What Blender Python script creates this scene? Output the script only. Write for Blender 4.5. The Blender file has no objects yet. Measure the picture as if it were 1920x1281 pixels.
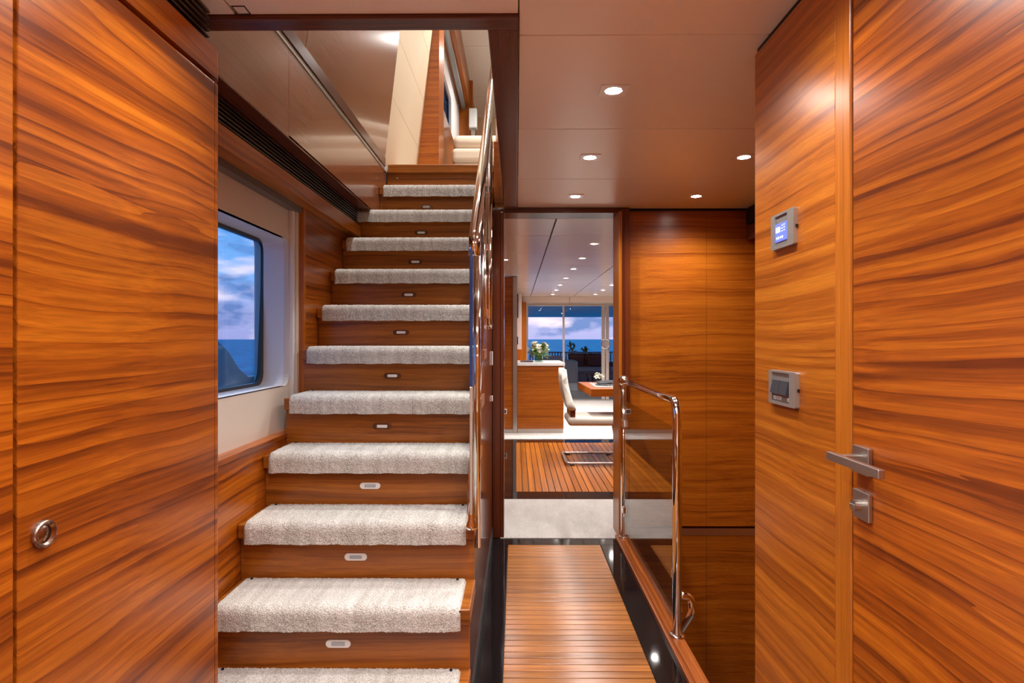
import bpy, bmesh, math, random
from mathutils import Vector, Matrix

random.seed(7)
S = bpy.context.scene
COL = S.collection
PI = math.pi

# ------------------------------------------------------------------ camera, world, exposure
CAMZ = 1.263
cd = bpy.data.cameras.new('camera'); cam = bpy.data.objects.new('camera', cd); COL.objects.link(cam)
cam.location = (0, 0, CAMZ)
cam.rotation_euler = (PI / 2, 0, math.radians(0.4))
cd.sensor_width = 36; cd.lens = 21.0; cd.shift_y = -4.5 / 1920
cd.clip_start = 0.02; cd.clip_end = 20000
S.camera = cam

S.view_settings.view_transform = 'Standard'
S.view_settings.look = 'None'
S.view_settings.gamma = 1.0
S.view_settings.exposure = 1.25
S.view_settings.use_curve_mapping = False
S.cycles.max_bounces = 10
S.cycles.diffuse_bounces = 8
S.cycles.glossy_bounces = 5
S.cycles.transparent_max_bounces = 12
S.cycles.sample_clamp_indirect = 6.0
S.cycles.caustics_reflective = False
S.cycles.caustics_refractive = False
S.cycles.use_denoising = True

HALL_W = 18.0      # watts of a hall downlight
SALON_W = 27.0
UPPER_W = 66.0
WARM = (1.0, 0.965, 0.93)

def make_world():
    w = bpy.data.worlds.new('dusk_sky'); S.world = w; w.use_nodes = True
    nt = w.node_tree; nt.nodes.clear()
    N = nt.nodes.new; L = nt.links.new
    tc = N('ShaderNodeTexCoord'); sep = N('ShaderNodeSeparateXYZ'); L(tc.outputs['Generated'], sep.inputs[0])
    ramp = N('ShaderNodeValToRGB'); L(sep.outputs['Z'], ramp.inputs[0])
    e = ramp.color_ramp.elements
    e[0].position = 0.0; e[0].color = (0.25, 0.25, 0.44, 1)
    e[1].position = 1.0; e[1].color = (0.03, 0.17, 0.40, 1)
    for p, c in ((0.04, (0.30, 0.30, 0.47)), (0.10, (0.15, 0.31, 0.56)), (0.24, (0.04, 0.21, 0.49)), (0.55, (0.03, 0.18, 0.42))):
        x = ramp.color_ramp.elements.new(p); x.color = (*c, 1)
    # clouds: noise on the flattened dome
    mp = N('ShaderNodeMapping'); mp.inputs['Scale'].default_value = (6.0, 6.0, 15.0); mp.inputs['Location'].default_value = (0.37, 1.2, 0.11)
    L(tc.outputs['Generated'], mp.inputs[0])
    n = N('ShaderNodeTexNoise'); n.inputs['Scale'].default_value = 1.5; n.inputs['Detail'].default_value = 6; n.inputs['Roughness'].default_value = 0.55
    L(mp.outputs[0], n.inputs['Vector'])
    cr = N('ShaderNodeValToRGB'); L(n.outputs['Fac'], cr.inputs[0])
    cr.color_ramp.elements[0].position = 0.50; cr.color_ramp.elements[0].color = (0, 0, 0, 1)
    cr.color_ramp.elements[1].position = 0.60; cr.color_ramp.elements[1].color = (1, 1, 1, 1)
    fade = N('ShaderNodeMapRange'); fade.inputs[1].default_value = 0.10; fade.inputs[2].default_value = 0.34
    fade.inputs[3].default_value = 0.8; fade.inputs[4].default_value = 0.0
    L(sep.outputs['Z'], fade.inputs[0])
    mu = N('ShaderNodeMath'); mu.operation = 'MULTIPLY'; L(cr.outputs[0], mu.inputs[0]); L(fade.outputs[0], mu.inputs[1])
    mx = N('ShaderNodeMix'); mx.data_type = 'RGBA'
    L(mu.outputs[0], mx.inputs[0]); L(ramp.outputs[0], mx.inputs[6]); mx.inputs[7].default_value = (0.055, 0.12, 0.29, 1)
    # pink lit puffs
    cr2 = N('ShaderNodeValToRGB'); n2 = N('ShaderNodeTexNoise'); n2.inputs['Scale'].default_value = 1.9; n2.inputs['Detail'].default_value = 5
    mp2 = N('ShaderNodeMapping'); mp2.inputs['Scale'].default_value = (5.0, 5.0, 16.0); mp2.inputs['Location'].default_value = (3.1, 0.2, 2.7)
    L(tc.outputs['Generated'], mp2.inputs[0]); L(mp2.outputs[0], n2.inputs['Vector']); L(n2.outputs['Fac'], cr2.inputs[0])
    cr2.color_ramp.elements[0].position = 0.50; cr2.color_ramp.elements[0].color = (0, 0, 0, 1)
    cr2.color_ramp.elements[1].position = 0.66; cr2.color_ramp.elements[1].color = (1, 1, 1, 1)
    mu2 = N('ShaderNodeMath'); mu2.operation = 'MULTIPLY'; L(cr2.outputs[0], mu2.inputs[0]); L(fade.outputs[0], mu2.inputs[1])
    mx2 = N('ShaderNodeMix'); mx2.data_type = 'RGBA'
    L(mu2.outputs[0], mx2.inputs[0]); L(mx.outputs[2], mx2.inputs[6]); mx2.inputs[7].default_value = (0.70, 0.56, 0.60, 1)
    bg = N('ShaderNodeBackground'); bg.inputs['Strength'].default_value = 1.0; L(mx2.outputs[2], bg.inputs[0])
    out = N('ShaderNodeOutputWorld'); L(bg.outputs[0], out.inputs[0])
make_world()

# ------------------------------------------------------------------ helpers
ORIG = {}
def obj(name, bm, mat, parent=None, smooth=False, mats=None):
    if isinstance(bm, bpy.types.Mesh):
        me = bm
    else:
        me = bpy.data.meshes.new(name)
        bmesh.ops.recalc_face_normals(bm, faces=bm.faces)
        bm.to_mesh(me); bm.free()
        for p in me.polygons: p.use_smooth = smooth
        for m in (mats or [mat]): me.materials.append(m)
    o = bpy.data.objects.new(name, me); COL.objects.link(o)
    ORIG[o.name] = Vector((0, 0, 0))
    if parent:
        o.parent = parent
        o.location = -ORIG[parent.name]
    return o

def thing(name, label, cat, loc=(0, 0, 0), group=None, kind=None):
    o = bpy.data.objects.new(name, None); COL.objects.link(o)
    o.empty_display_size = 0.1
    o.location = loc; ORIG[o.name] = Vector(loc)
    tag(o, label, cat, group, kind)
    return o

def tag(o, label=None, cat=None, group=None, kind=None):
    if label: o['label'] = label
    if cat: o['category'] = cat
    if group: o['group'] = group
    if kind: o['kind'] = kind
    return o

def copy_at(o, loc, parent=None):
    c = o.copy(); COL.objects.link(c); c.location = loc
    if parent:
        c.parent = parent; c.location = Vector(loc) - ORIG[parent.name]
    ORIG[c.name] = Vector(loc)
    return c

def box(bm, x0, x1, y0, y1, z0, z1, bev=0, seg=2):
    x0, x1 = min(x0, x1), max(x0, x1); y0, y1 = min(y0, y1), max(y0, y1); z0, z1 = min(z0, z1), max(z0, z1)
    r = bmesh.ops.create_cube(bm, size=1)
    vs = r['verts']
    for v in vs:
        v.co = Vector((x0 + (v.co.x + .5) * (x1 - x0), y0 + (v.co.y + .5) * (y1 - y0), z0 + (v.co.z + .5) * (z1 - z0)))
    if bev:
        es = list({e for v in vs for e in v.link_edges})
        bmesh.ops.bevel(bm, geom=es, offset=bev, segments=seg, affect='EDGES', profile=0.5)
    return bm

def B(x0, x1, y0, y1, z0, z1, bev=0, seg=2):
    return box(bmesh.new(), x0, x1, y0, y1, z0, z1, bev, seg)

def prism(bm, pts, axis, a, b):
    """closed outline pts (2-tuples) extruded along axis from a to b"""
    def mk(u, v, t):
        return {'x': (t, u, v), 'y': (u, t, v), 'z': (u, v, t)}[axis]
    A = [bm.verts.new(mk(u, v, a)) for u, v in pts]
    C = [bm.verts.new(mk(u, v, b)) for u, v in pts]
    n = len(pts)
    bm.faces.new(A); bm.faces.new(C[::-1])
    for i in range(n):
        bm.faces.new((A[i], C[i], C[(i + 1) % n], A[(i + 1) % n]))
    return bm

def rrect(u0, u1, v0, v1, r, seg=5):
    pts = []
    for cu, cv, a0 in ((u1 - r, v1 - r, 0), (u0 + r, v1 - r, 90), (u0 + r, v0 + r, 180), (u1 - r, v0 + r, 270)):
        for i in range(seg + 1):
            a = math.radians(a0 + 90 * i / seg)
            pts.append((cu + r * math.cos(a), cv + r * math.sin(a)))
    return pts

def ring_prism(bm, outer, inner, axis, a, b):
    """frame between two outlines of equal point count"""
    def mk(u, v, t):
        return {'x': (t, u, v), 'y': (u, t, v), 'z': (u, v, t)}[axis]
    n = len(outer)
    oa = [bm.verts.new(mk(*p, a)) for p in outer]; ob = [bm.verts.new(mk(*p, b)) for p in outer]
    ia = [bm.verts.new(mk(*p, a)) for p in inner]; ib = [bm.verts.new(mk(*p, b)) for p in inner]
    for i in range(n):
        j = (i + 1) % n
        bm.faces.new((oa[i], oa[j], ia[j], ia[i])); bm.faces.new((ob[j], ob[i], ib[i], ib[j]))
        bm.faces.new((oa[j], oa[i], ob[i], ob[j])); bm.faces.new((ia[i], ia[j], ib[j], ib[i]))
    return bm

def fillet(pts, r, seg=6):
    pts = [Vector(p) for p in pts]
    out = [pts[0]]
    for i in range(1, len(pts) - 1):
        p, a, b = pts[i], pts[i - 1], pts[i + 1]
        d1 = (a - p); d2 = (b - p)
        rr = min(r, d1.length * .49, d2.length * .49)
        p1 = p + d1.normalized() * rr; p2 = p + d2.normalized() * rr
        for k in range(seg + 1):
            t = k / seg
            out.append((1 - t) ** 2 * p1 + 2 * t * (1 - t) * p + t * t * p2)
    out.append(pts[-1])
    return out

def tube(bm, pts, r, seg=14, closed=False):
    pts = [Vector(p) for p in pts]
    n = len(pts); rings = []
    T = []
    for i in range(n):
        if closed: t = pts[(i + 1) % n] - pts[i - 1]
        else: t = pts[min(i + 1, n - 1)] - pts[max(i - 1, 0)]
        T.append(t.normalized())
    up = Vector((0, 0, 1)) if abs(T[0].z) < .9 else Vector((1, 0, 0))
    u = (up - T[0] * up.dot(T[0])).normalized()
    for i in range(n):
        u = (u - T[i] * u.dot(T[i])).normalized(); v = T[i].cross(u)
        rings.append([bm.verts.new(pts[i] + (u * math.cos(2 * PI * k / seg) + v * math.sin(2 * PI * k / seg)) * r) for k in range(seg)])
    m = n if closed else n - 1
    for i in range(m):
        A, C = rings[i], rings[(i + 1) % n]
        for k in range(seg):
            bm.faces.new((A[k], A[(k + 1) % seg], C[(k + 1) % seg], C[k]))
    if not closed:
        bm.faces.new(rings[0][::-1]); bm.faces.new(rings[-1])
    return bm

def cyl(bm, p, q, r, seg=16):
    return tube(bm, [p, q], r, seg)

def lathe(bm, prof, c, seg=20):
    """prof = [(radius, z)], about vertical axis at c"""
    rings = []
    for r, z in prof:
        rings.append([bm.verts.new((c[0] + r * math.cos(2 * PI * k / seg), c[1] + r * math.sin(2 * PI * k / seg), c[2] + z)) for k in range(seg)])
    for A, C in zip(rings, rings[1:]):
        for k in range(seg):
            bm.faces.new((A[k], A[(k + 1) % seg], C[(k + 1) % seg], C[k]))
    return bm

# ------------------------------------------------------------------ materials
def newmat(name):
    m = bpy.data.materials.new(name); m.use_nodes = True
    nt = m.node_tree
    return m, nt, nt.nodes['Principled BSDF']

def plain(name, col, rough=.5, metal=0.0, spec=.5, emit=None, estr=0, coat=0, noise=0.0, nscale=40, bump=0.0, bscale=200):
    m, nt, b = newmat(name)
    b.inputs['Base Color'].default_value = (*col, 1); b.inputs['Roughness'].default_value = rough
    b.inputs['Metallic'].default_value = metal; b.inputs['Specular IOR Level'].default_value = spec
    b.inputs['Coat Weight'].default_value = coat; b.inputs['Coat Roughness'].default_value = .06
    if emit:
        b.inputs['Emission Color'].default_value = (*emit, 1); b.inputs['Emission Strength'].default_value = estr
    N = nt.nodes.new; L = nt.links.new
    tc = N('ShaderNodeTexCoord')
    n = N('ShaderNodeTexNoise'); n.inputs['Scale'].default_value = nscale; n.inputs['Detail'].default_value = 4
    L(tc.outputs['Object'], n.inputs['Vector'])
    mr = N('ShaderNodeMapRange'); mr.inputs[3].default_value = 1 - noise; mr.inputs[4].default_value = 1 + noise
    L(n.outputs['Fac'], mr.inputs[0])
    mx = N('ShaderNodeMix'); mx.data_type = 'RGBA'; mx.blend_type = 'MULTIPLY'; mx.inputs[0].default_value = 1
    mx.inputs[6].default_value = (*col, 1); L(mr.outputs[0], mx.inputs[7]); L(mx.outputs[2], b.inputs['Base Color'])
    if bump:
        n2 = N('ShaderNodeTexNoise'); n2.inputs['Scale'].default_value = bscale; n2.inputs['Detail'].default_value = 3
        L(tc.outputs['Object'], n2.inputs['Vector'])
        bp = N('ShaderNodeBump'); bp.inputs['Strength'].default_value = bump; bp.inputs['Distance'].default_value = .004
        L(n2.outputs['Fac'], bp.inputs['Height']); L(bp.outputs[0], b.inputs['Normal'])
    return m

def wood(name, axis, light=(.47, .128, .007), mid=(.31, .068, .0038), dark=(.135, .025, .002), freq=17, bump=.06, rough=.28, along=.5, rnd=False, offs=0.0, warp=.07, tone=.22, coat=0.0, rings=.95, ringw=.14, fine=(.74, 1.16), spec=.5):
    m, nt, b = newmat(name)
    N = nt.nodes.new; L = nt.links.new
    tc = N('ShaderNodeTexCoord'); src = tc.outputs['Object']
    add = N('ShaderNodeVectorMath'); add.operation = 'ADD'; L(src, add.inputs[0]); add.inputs[1].default_value = (offs, offs * 1.7, offs * .6)
    src = add.outputs[0]
    if rnd:
        oi = N('ShaderNodeObjectInfo'); ml = N('ShaderNodeMath'); ml.operation = 'MULTIPLY'; ml.inputs[1].default_value = 37.0
        L(oi.outputs['Random'], ml.inputs[0]); a2 = N('ShaderNodeVectorMath'); a2.operation = 'ADD'
        L(src, a2.inputs[0]); L(ml.outputs[0], a2.inputs[1]); src = a2.outputs[0]
    # slow wander of the grain
    wn = N('ShaderNodeTexNoise'); wn.inputs['Scale'].default_value = 1.3; wn.inputs['Detail'].default_value = 1.5
    L(src, wn.inputs['Vector'])
    sb = N('ShaderNodeVectorMath'); sb.operation = 'SUBTRACT'; L(wn.outputs['Color'], sb.inputs[0]); sb.inputs[1].default_value = (.5, .5, .5)
    sc = N('ShaderNodeVectorMath'); sc.operation = 'SCALE'; sc.inputs['Scale'].default_value = warp; L(sb.outputs[0], sc.inputs[0])
    ad = N('ShaderNodeVectorMath'); ad.operation = 'ADD'; L(src, ad.inputs[0]); L(sc.outputs[0], ad.inputs[1])
    def layer(f, al, det, ro, dist=0.0):
        mp = N('ShaderNodeMapping')
        s = [f, f, f]; s['xyz'.index(axis)] = al
        mp.inputs['Scale'].default_value = s
        L(ad.outputs[0], mp.inputs[0])
        n = N('ShaderNodeTexNoise'); n.inputs['Scale'].default_value = 1; n.inputs['Detail'].default_value = det
        n.inputs['Roughness'].default_value = ro; n.inputs['Distortion'].default_value = dist
        L(mp.outputs[0], n.inputs['Vector']); return n.outputs['Fac']
    g1 = layer(freq, along * .6, 3, .5, .2); g2 = layer(freq * 3.4, along, 4, .6, .25)
    mpw = N('ShaderNodeMapping'); sv = [freq, freq, freq]; sv['xyz'.index(axis)] = along * .45; mpw.inputs['Scale'].default_value = sv
    L(ad.outputs[0], mpw.inputs[0])
    wv = N('ShaderNodeTexWave'); wv.bands_direction = 'DIAGONAL'; wv.wave_profile = 'SAW'; wv.inputs['Scale'].default_value = rings
    wv.inputs['Distortion'].default_value = 9.0; wv.inputs['Detail'].default_value = 2.0; wv.inputs['Detail Scale'].default_value = 1.0; wv.inputs['Detail Roughness'].default_value = .5
    L(mpw.outputs[0], wv.inputs['Vector'])
    pw = N('ShaderNodeMath'); pw.operation = 'POWER'; pw.inputs[1].default_value = 3.0; L(wv.outputs['Fac'], pw.inputs[0])
    pv = N('ShaderNodeMath'); pv.operation = 'MULTIPLY'; pv.inputs[1].default_value = -ringw; L(pw.outputs[0], pv.inputs[0])
    ma = N('ShaderNodeMath'); ma.operation = 'MULTIPLY_ADD'; ma.inputs[1].default_value = .55; L(g1, ma.inputs[0]); L(pv.outputs[0], ma.inputs[2])
    mb = N('ShaderNodeMath'); mb.operation = 'MULTIPLY_ADD'; mb.inputs[1].default_value = .55; L(g2, mb.inputs[0]); L(ma.outputs[0], mb.inputs[2])
    g = mb.outputs[0]
    r = N('ShaderNodeValToRGB'); L(g, r.inputs[0])
    e = r.color_ramp.elements
    e[0].position = .38; e[0].color = (*dark, 1); e[1].position = .66; e[1].color = (*light, 1)
    x = e.new(.51); x.color = (*mid, 1)
    f = layer(freq * 22, 7, 3, .6)
    mr = N('ShaderNodeMapRange'); mr.inputs[1].default_value = .3; mr.inputs[2].default_value = .7; mr.inputs[3].default_value = fine[0]; mr.inputs[4].default_value = fine[1]
    L(f, mr.inputs[0])
    t = layer(2.2, .35, 2, .5)
    mt = N('ShaderNodeMapRange'); mt.inputs[1].default_value = .3; mt.inputs[2].default_value = .7; mt.inputs[3].default_value = 1 - tone; mt.inputs[4].default_value = 1 + tone
    L(t, mt.inputs[0])
    mm = N('ShaderNodeMath'); mm.operation = 'MULTIPLY'; L(mr.outputs[0], mm.inputs[0]); L(mt.outputs[0], mm.inputs[1])
    if rnd:
        m3 = N('ShaderNodeMapRange'); m3.inputs[3].default_value = .82; m3.inputs[4].default_value = 1.15; L(oi.outputs['Random'], m3.inputs[0])
        m4 = N('ShaderNodeMath'); m4.operation = 'MULTIPLY'; L(mm.outputs[0], m4.inputs[0]); L(m3.outputs[0], m4.inputs[1]); mm = m4
    mx = N('ShaderNodeMix'); mx.data_type = 'RGBA'; mx.blend_type = 'MULTIPLY'; mx.inputs[0].default_value = 1
    L(r.outputs[0], mx.inputs[6]); L(mm.outputs[0], mx.inputs[7]); L(mx.outputs[2], b.inputs['Base Color'])
    b.inputs['Roughness'].default_value = rough; b.inputs['Specular IOR Level'].default_value = spec
    b.inputs['Coat Weight'].default_value = coat; b.inputs['Coat Roughness'].default_value = .08
    bp = N('ShaderNodeBump'); bp.inputs['Strength'].default_value = bump; bp.inputs['Distance'].default_value = .001
    L(f, bp.inputs['Height']); L(bp.outputs[0], b.inputs['Normal'])
    return m

def carpet(name, c1, c2, axis='x', fine=260, streak=38, wt=.25):
    m, nt, b = newmat(name)
    N = nt.nodes.new; L = nt.links.new
    tc = N('ShaderNodeTexCoord')
    n = N('ShaderNodeTexNoise'); n.inputs['Scale'].default_value = fine; n.inputs['Detail'].default_value = 3
    L(tc.outputs['Object'], n.inputs['Vector'])
    mp = N('ShaderNodeMapping'); s = [4, 4, 4]; s['xyz'.index(axis)] = streak; mp.inputs['Scale'].default_value = s
    L(tc.outputs['Object'], mp.inputs[0])
    n2 = N('ShaderNodeTexNoise'); n2.inputs['Scale'].default_value = 1; n2.inputs['Detail'].default_value = 4; L(mp.outputs[0], n2.inputs['Vector'])
    ad = N('ShaderNodeMix'); ad.data_type = 'FLOAT'; ad.inputs[0].default_value = wt; L(n.outputs['Fac'], ad.inputs[2]); L(n2.outputs['Fac'], ad.inputs[3])
    r = N('ShaderNodeValToRGB'); hf = N('ShaderNodeMath'); hf.operation = 'MULTIPLY'; hf.inputs[1].default_value = 1.0
    L(ad.outputs[0], hf.inputs[0]); L(hf.outputs[0], r.inputs[0])
    e = r.color_ramp.elements; e[0].position = .36; e[0].color = (*c1, 1); e[1].position = .62; e[1].color = (*c2, 1)
    L(r.outputs[0], b.inputs['Base Color']); b.inputs['Roughness'].default_value = .95; b.inputs['Specular IOR Level'].default_value = .1
    b.inputs['Sheen Weight'].default_value = .15
    bp = N('ShaderNodeBump'); bp.inputs['Strength'].default_value = .9; bp.inputs['Distance'].default_value = .006
    L(n.outputs['Fac'], bp.inputs['Height']); L(bp.outputs[0], b.inputs['Normal'])
    return m

def thin_glass(name, tint=(1, 1, 1), ior=1.5, rough=0.0):
    m = bpy.data.materials.new(name); m.use_nodes = True; nt = m.node_tree; nt.nodes.clear()
    N = nt.nodes.new; L = nt.links.new
    ge = N('ShaderNodeNewGeometry'); dp = N('ShaderNodeVectorMath'); dp.operation = 'DOT_PRODUCT'
    L(ge.outputs['Normal'], dp.inputs[0]); L(ge.outputs['Incoming'], dp.inputs[1])
    ab = N('ShaderNodeMath'); ab.operation = 'ABSOLUTE'; L(dp.outputs['Value'], ab.inputs[0])
    om = N('ShaderNodeMath'); om.operation = 'SUBTRACT'; om.inputs[0].default_value = 1.0; L(ab.outputs[0], om.inputs[1])
    pw = N('ShaderNodeMath'); pw.operation = 'POWER'; pw.inputs[1].default_value = 5.0; L(om.outputs[0], pw.inputs[0])
    fr = N('ShaderNodeMath'); fr.operation = 'MULTIPLY_ADD'; fr.inputs[1].default_value = .96; fr.inputs[2].default_value = .04; L(pw.outputs[0], fr.inputs[0])
    t = N('ShaderNodeBsdfTransparent'); t.inputs[0].default_value = (*tint, 1)
    g = N('ShaderNodeBsdfGlossy'); g.inputs['Roughness'].default_value = rough
    mx = N('ShaderNodeMixShader'); L(fr.outputs[0], mx.inputs[0]); L(t.outputs[0], mx.inputs[1]); L(g.outputs[0], mx.inputs[2])
    o = N('ShaderNodeOutputMaterial'); L(mx.outputs[0], o.inputs[0])
    return m

def granite():
    m, nt, b = newmat('black_granite')
    N = nt.nodes.new; L = nt.links.new
    tc = N('ShaderNodeTexCoord'); v = N('ShaderNodeTexVoronoi'); v.inputs['Scale'].default_value = 160; L(tc.outputs['Object'], v.inputs['Vector'])
    r = N('ShaderNodeValToRGB'); L(v.outputs['Distance'], r.inputs[0])
    r.color_ramp.elements[0].color = (.03, .03, .035, 1); r.color_ramp.elements[0].position = .0
    r.color_ramp.elements[1].color = (.006, .006, .007, 1); r.color_ramp.elements[1].position = .3
    L(r.outputs[0], b.inputs['Base Color']); b.inputs['Roughness'].default_value = .05
    return m

def sea_mat():
    m, nt, b = newmat('sea_water')
    N = nt.nodes.new; L = nt.links.new
    tc = N('ShaderNodeTexCoord'); mp = N('ShaderNodeMapping'); mp.inputs['Scale'].default_value = (.25, .25, .25); L(tc.outputs['Object'], mp.inputs[0])
    n = N('ShaderNodeTexNoise'); n.inputs['Scale'].default_value = 1; n.inputs['Detail'].default_value = 8; n.inputs['Roughness'].default_value = .65; L(mp.outputs[0], n.inputs['Vector'])
    r = N('ShaderNodeValToRGB'); L(n.outputs['Fac'], r.inputs[0])
    r.color_ramp.elements[0].position = .38; r.color_ramp.elements[0].color = (.003, .20, .34, 1)
    r.color_ramp.elements[1].position = .66; r.color_ramp.elements[1].color = (.012, .55, .74, 1)
    L(r.outputs[0], b.inputs['Base Color']); b.inputs['Roughness'].default_value = .5; b.inputs['Specular IOR Level'].default_value = .08
    bp = N('ShaderNodeBump'); bp.inputs['Strength'].default_value = .8; bp.inputs['Distance'].default_value = .6
    L(n.outputs['Fac'], bp.inputs['Height']); L(bp.outputs[0], b.inputs['Normal'])
    return m

def ceil_mat(name, col, rough):
    return plain(name, col, rough, noise=.03, nscale=900, bump=.05, bscale=1500)

M = {}
M['wood_y'] = wood('teak_veneer_fore_aft', 'y')
M['wood_y2'] = wood('teak_veneer_door', 'y', offs=5.3)
M['wood_y3'] = wood('teak_veneer_wall', 'y', offs=9.1, freq=26, light=(.52, .165, .013), mid=(.38, .10, .007), dark=(.22, .05, .003), tone=.13, warp=.06, ringw=.045)
M['wood_x'] = wood('teak_veneer_athwart', 'x', offs=2.0, freq=30, along=.9, light=(.42, .115, .007), mid=(.33, .078, .0045), dark=(.20, .042, .003), tone=.2, ringw=.035)
M['wood_z'] = wood('teak_veneer_upright', 'z', ringw=.02, offs=3.7, freq=26, light=(.48, .145, .011), mid=(.38, .105, .008), dark=(.27, .065, .005), tone=.12, warp=.03)
M['tread_wood'] = wood('stair_teak', 'x', offs=7.0, freq=24, light=(.40, .125, .014), mid=(.28, .078, .008), dark=(.14, .034, .004), ringw=.035, tone=.2)
M['dark_wood_z'] = wood('dark_mahogany_upright', 'z', light=(.16, .035, .010), mid=(.11, .022, .007), dark=(.06, .011, .004), freq=60, ringw=.02, rough=.2, tone=.15, warp=.02)
M['dark_wood_x'] = wood('dark_mahogany_athwart', 'x', light=(.14, .035, .014), mid=(.10, .022, .010), dark=(.06, .012, .006), freq=60, ringw=.02, rough=.2, tone=.12, warp=.02)
M['dark_wood_y'] = wood('dark_mahogany_fore_aft', 'y', light=(.14, .035, .014), mid=(.10, .022, .010), dark=(.06, .012, .006), freq=60, ringw=.02, rough=.2, tone=.12, warp=.02)
M['gloss_wood_y'] = wood('varnished_panel', 'y', light=(.28, .10, .045), mid=(.26, .09, .04), dark=(.24, .082, .035), freq=22, ringw=.01, fine=(.95, 1.05), spec=.6, bump=.0, rough=.18, tone=.15, warp=.05, coat=.5)
M['teak_x'] = wood('floor_teak', 'x', light=(.44, .165, .032), mid=(.355, .122, .022), dark=(.25, .078, .012), ringw=.02, freq=40, rough=.22, rnd=True, along=2.0, tone=.15, warp=.02)
M['teak_y'] = wood('dining_floor_teak', 'y', light=(.50, .16, .018), mid=(.42, .122, .012), dark=(.32, .085, .007), ringw=.02, freq=40, rough=.25, rnd=True, along=1.0, tone=.15, warp=.02)
M['caulk'] = plain('black_caulk', (.03, .016, .01), .5)
M['granite'] = granite()
M['carpet'] = carpet('stair_carpet', (.34, .31, .27), (.80, .77, .73))
M['floor_carpet'] = carpet('floor_carpet', (.44, .40, .37), (.70, .66, .62), fine=180, streak=12)
M['salon_carpet'] = carpet('salon_carpet', (.62, .58, .54), (.86, .83, .79), fine=90, streak=8)
M['ceiling'] = ceil_mat('ceiling_lacquer', (.86, .80, .75), .24)
M['salon_ceiling'] = ceil_mat('salon_ceiling_lacquer', (.80, .76, .73), .16)
M['upper_ceiling'] = plain('upper_ceiling_fabric', (.74, .70, .64), .7, noise=.03, nscale=600)
M['black'] = plain('black_gap', (.006, .005, .005), .6)
M['chrome'] = plain('polished_steel', (.86, .84, .82), .06, 1.0)
M['steel'] = plain('brushed_steel', (.52, .49, .46), .34, 1.0, noise=.06, nscale=300)
M['steel_pale'] = plain('pale_satin_steel', (.74, .70, .64), .32, .8)
M['latch'] = plain('bronzed_latch', (.42, .33, .28), .22, 1.0)
M['plate'] = plain('satin_nickel_plate', (.46, .43, .39), .42, .75)
M['plate_dark'] = plain('grey_plate_insert', (.28, .26, .245), .45, .5)
M['rocker'] = plain('anthracite_plastic', (.035, .038, .048), .4)
M['tag'] = plain('white_tag', (.75, .72, .68), .5)
M['white'] = plain('white_gelcoat', (.74, .72, .72), .4, noise=.02)
M['fabric_white'] = plain('cream_wall_fabric', (.66, .58, .51), .8, noise=.05, nscale=500, bump=.1, bscale=900)
M['cream_panel'] = plain('cream_leather_panel', (.78, .64, .46), .6, noise=.03, nscale=60)
M['leather'] = plain('cream_leather', (.56, .50, .43), .5, noise=.04, nscale=30, bump=.12, bscale=60)
M['sofa'] = plain('cream_sofa_fabric', (.76, .66, .52), .8, noise=.05, nscale=50)
M['glass'] = thin_glass('clear_glass', (.97, .985, .98))
M['rail_glass'] = thin_glass('balustrade_glass', (.90, .92, .90))
M['win_glass'] = thin_glass('window_glass', (.82, .88, .95))
M['vase'] = thin_glass('vase_glass', (.78, .9, .8))
M['gasket'] = plain('black_gasket', (.012, .014, .02), .25)
M['marble'] = plain('white_marble', (.80, .78, .76), .15, noise=.06, nscale=9)
M['lens'] = plain('lamp_lens', (1, 1, 1), .3, emit=(1, .95, .88), estr=26)
M['bezel'] = plain('lamp_bezel', (.80, .79, .78), .35, .35)
M['step_lens'] = plain('step_lens', (.40, .42, .46), .35)
M['step_plate'] = plain('step_plate', (.80, .78, .75), .35, .15)  # plates on the lower steps, whitened as if lit from above
M['step_plate_dim'] = plain('step_plate_shaded', (.22, .15, .11), .22, 1.0)  # same plates on the upper steps, darkened out of that light
M['sky_dark'] = plain('slate_outdoor', (.20, .21, .23), .7, noise=.1)
M['deck_cushion'] = plain('charcoal_cushion', (.11, .12, .135), .9, noise=.15, nscale=40)
M['deck_black'] = plain('black_pillow', (.022, .023, .03), .9)
M['deck_grey'] = plain('grey_weave', (.34, .35, .36), .8, noise=.2, nscale=80)
M['deck_teak'] = plain('deck_teak', (.20, .17, .15), .7, noise=.1)
M['soffit'] = plain('overhang_twilight_tint', (.35, .66, .74), .35)  # white soffit with the blue of twilight mixed into its base colour
M['leaf'] = plain('green_leaf', (.10, .20, .03), .45, noise=.35, nscale=60)
M['leaf_dark'] = plain('dark_leaf', (.012, .022, .016), .5)
M['petal'] = plain('white_petal', (.74, .73, .64), .55)
M['petal_y'] = plain('lime_petal', (.62, .66, .22), .55)
M['brass'] = plain('satin_brass', (.66, .52, .40), .32, 1.0)
M['screen'] = plain('lit_display', (.03, .04, .10), .3, emit=(.10, .13, .62), estr=.9)
M['screen_w'] = plain('lit_symbol', (1, 1, 1), .3, emit=(.75, .8, 1), estr=3)
M['screen_d'] = plain('dim_symbol', (.5, .5, .6), .3, emit=(.45, .5, .95), estr=1.1)
M['tv'] = plain('black_screen', (.006, .006, .008), .1)
M['napkin'] = plain('charcoal_napkin', (.015, .015, .02), .8)
M['silver'] = plain('silver_charger', (.55, .53, .52), .25, .9)
M['sea'] = sea_mat()
M['hull'] = plain('hull_paint', (.65, .66, .68), .3)
M['speaker'] = plain('pale_speaker_cloth', (.62, .66, .66), .7)

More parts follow.
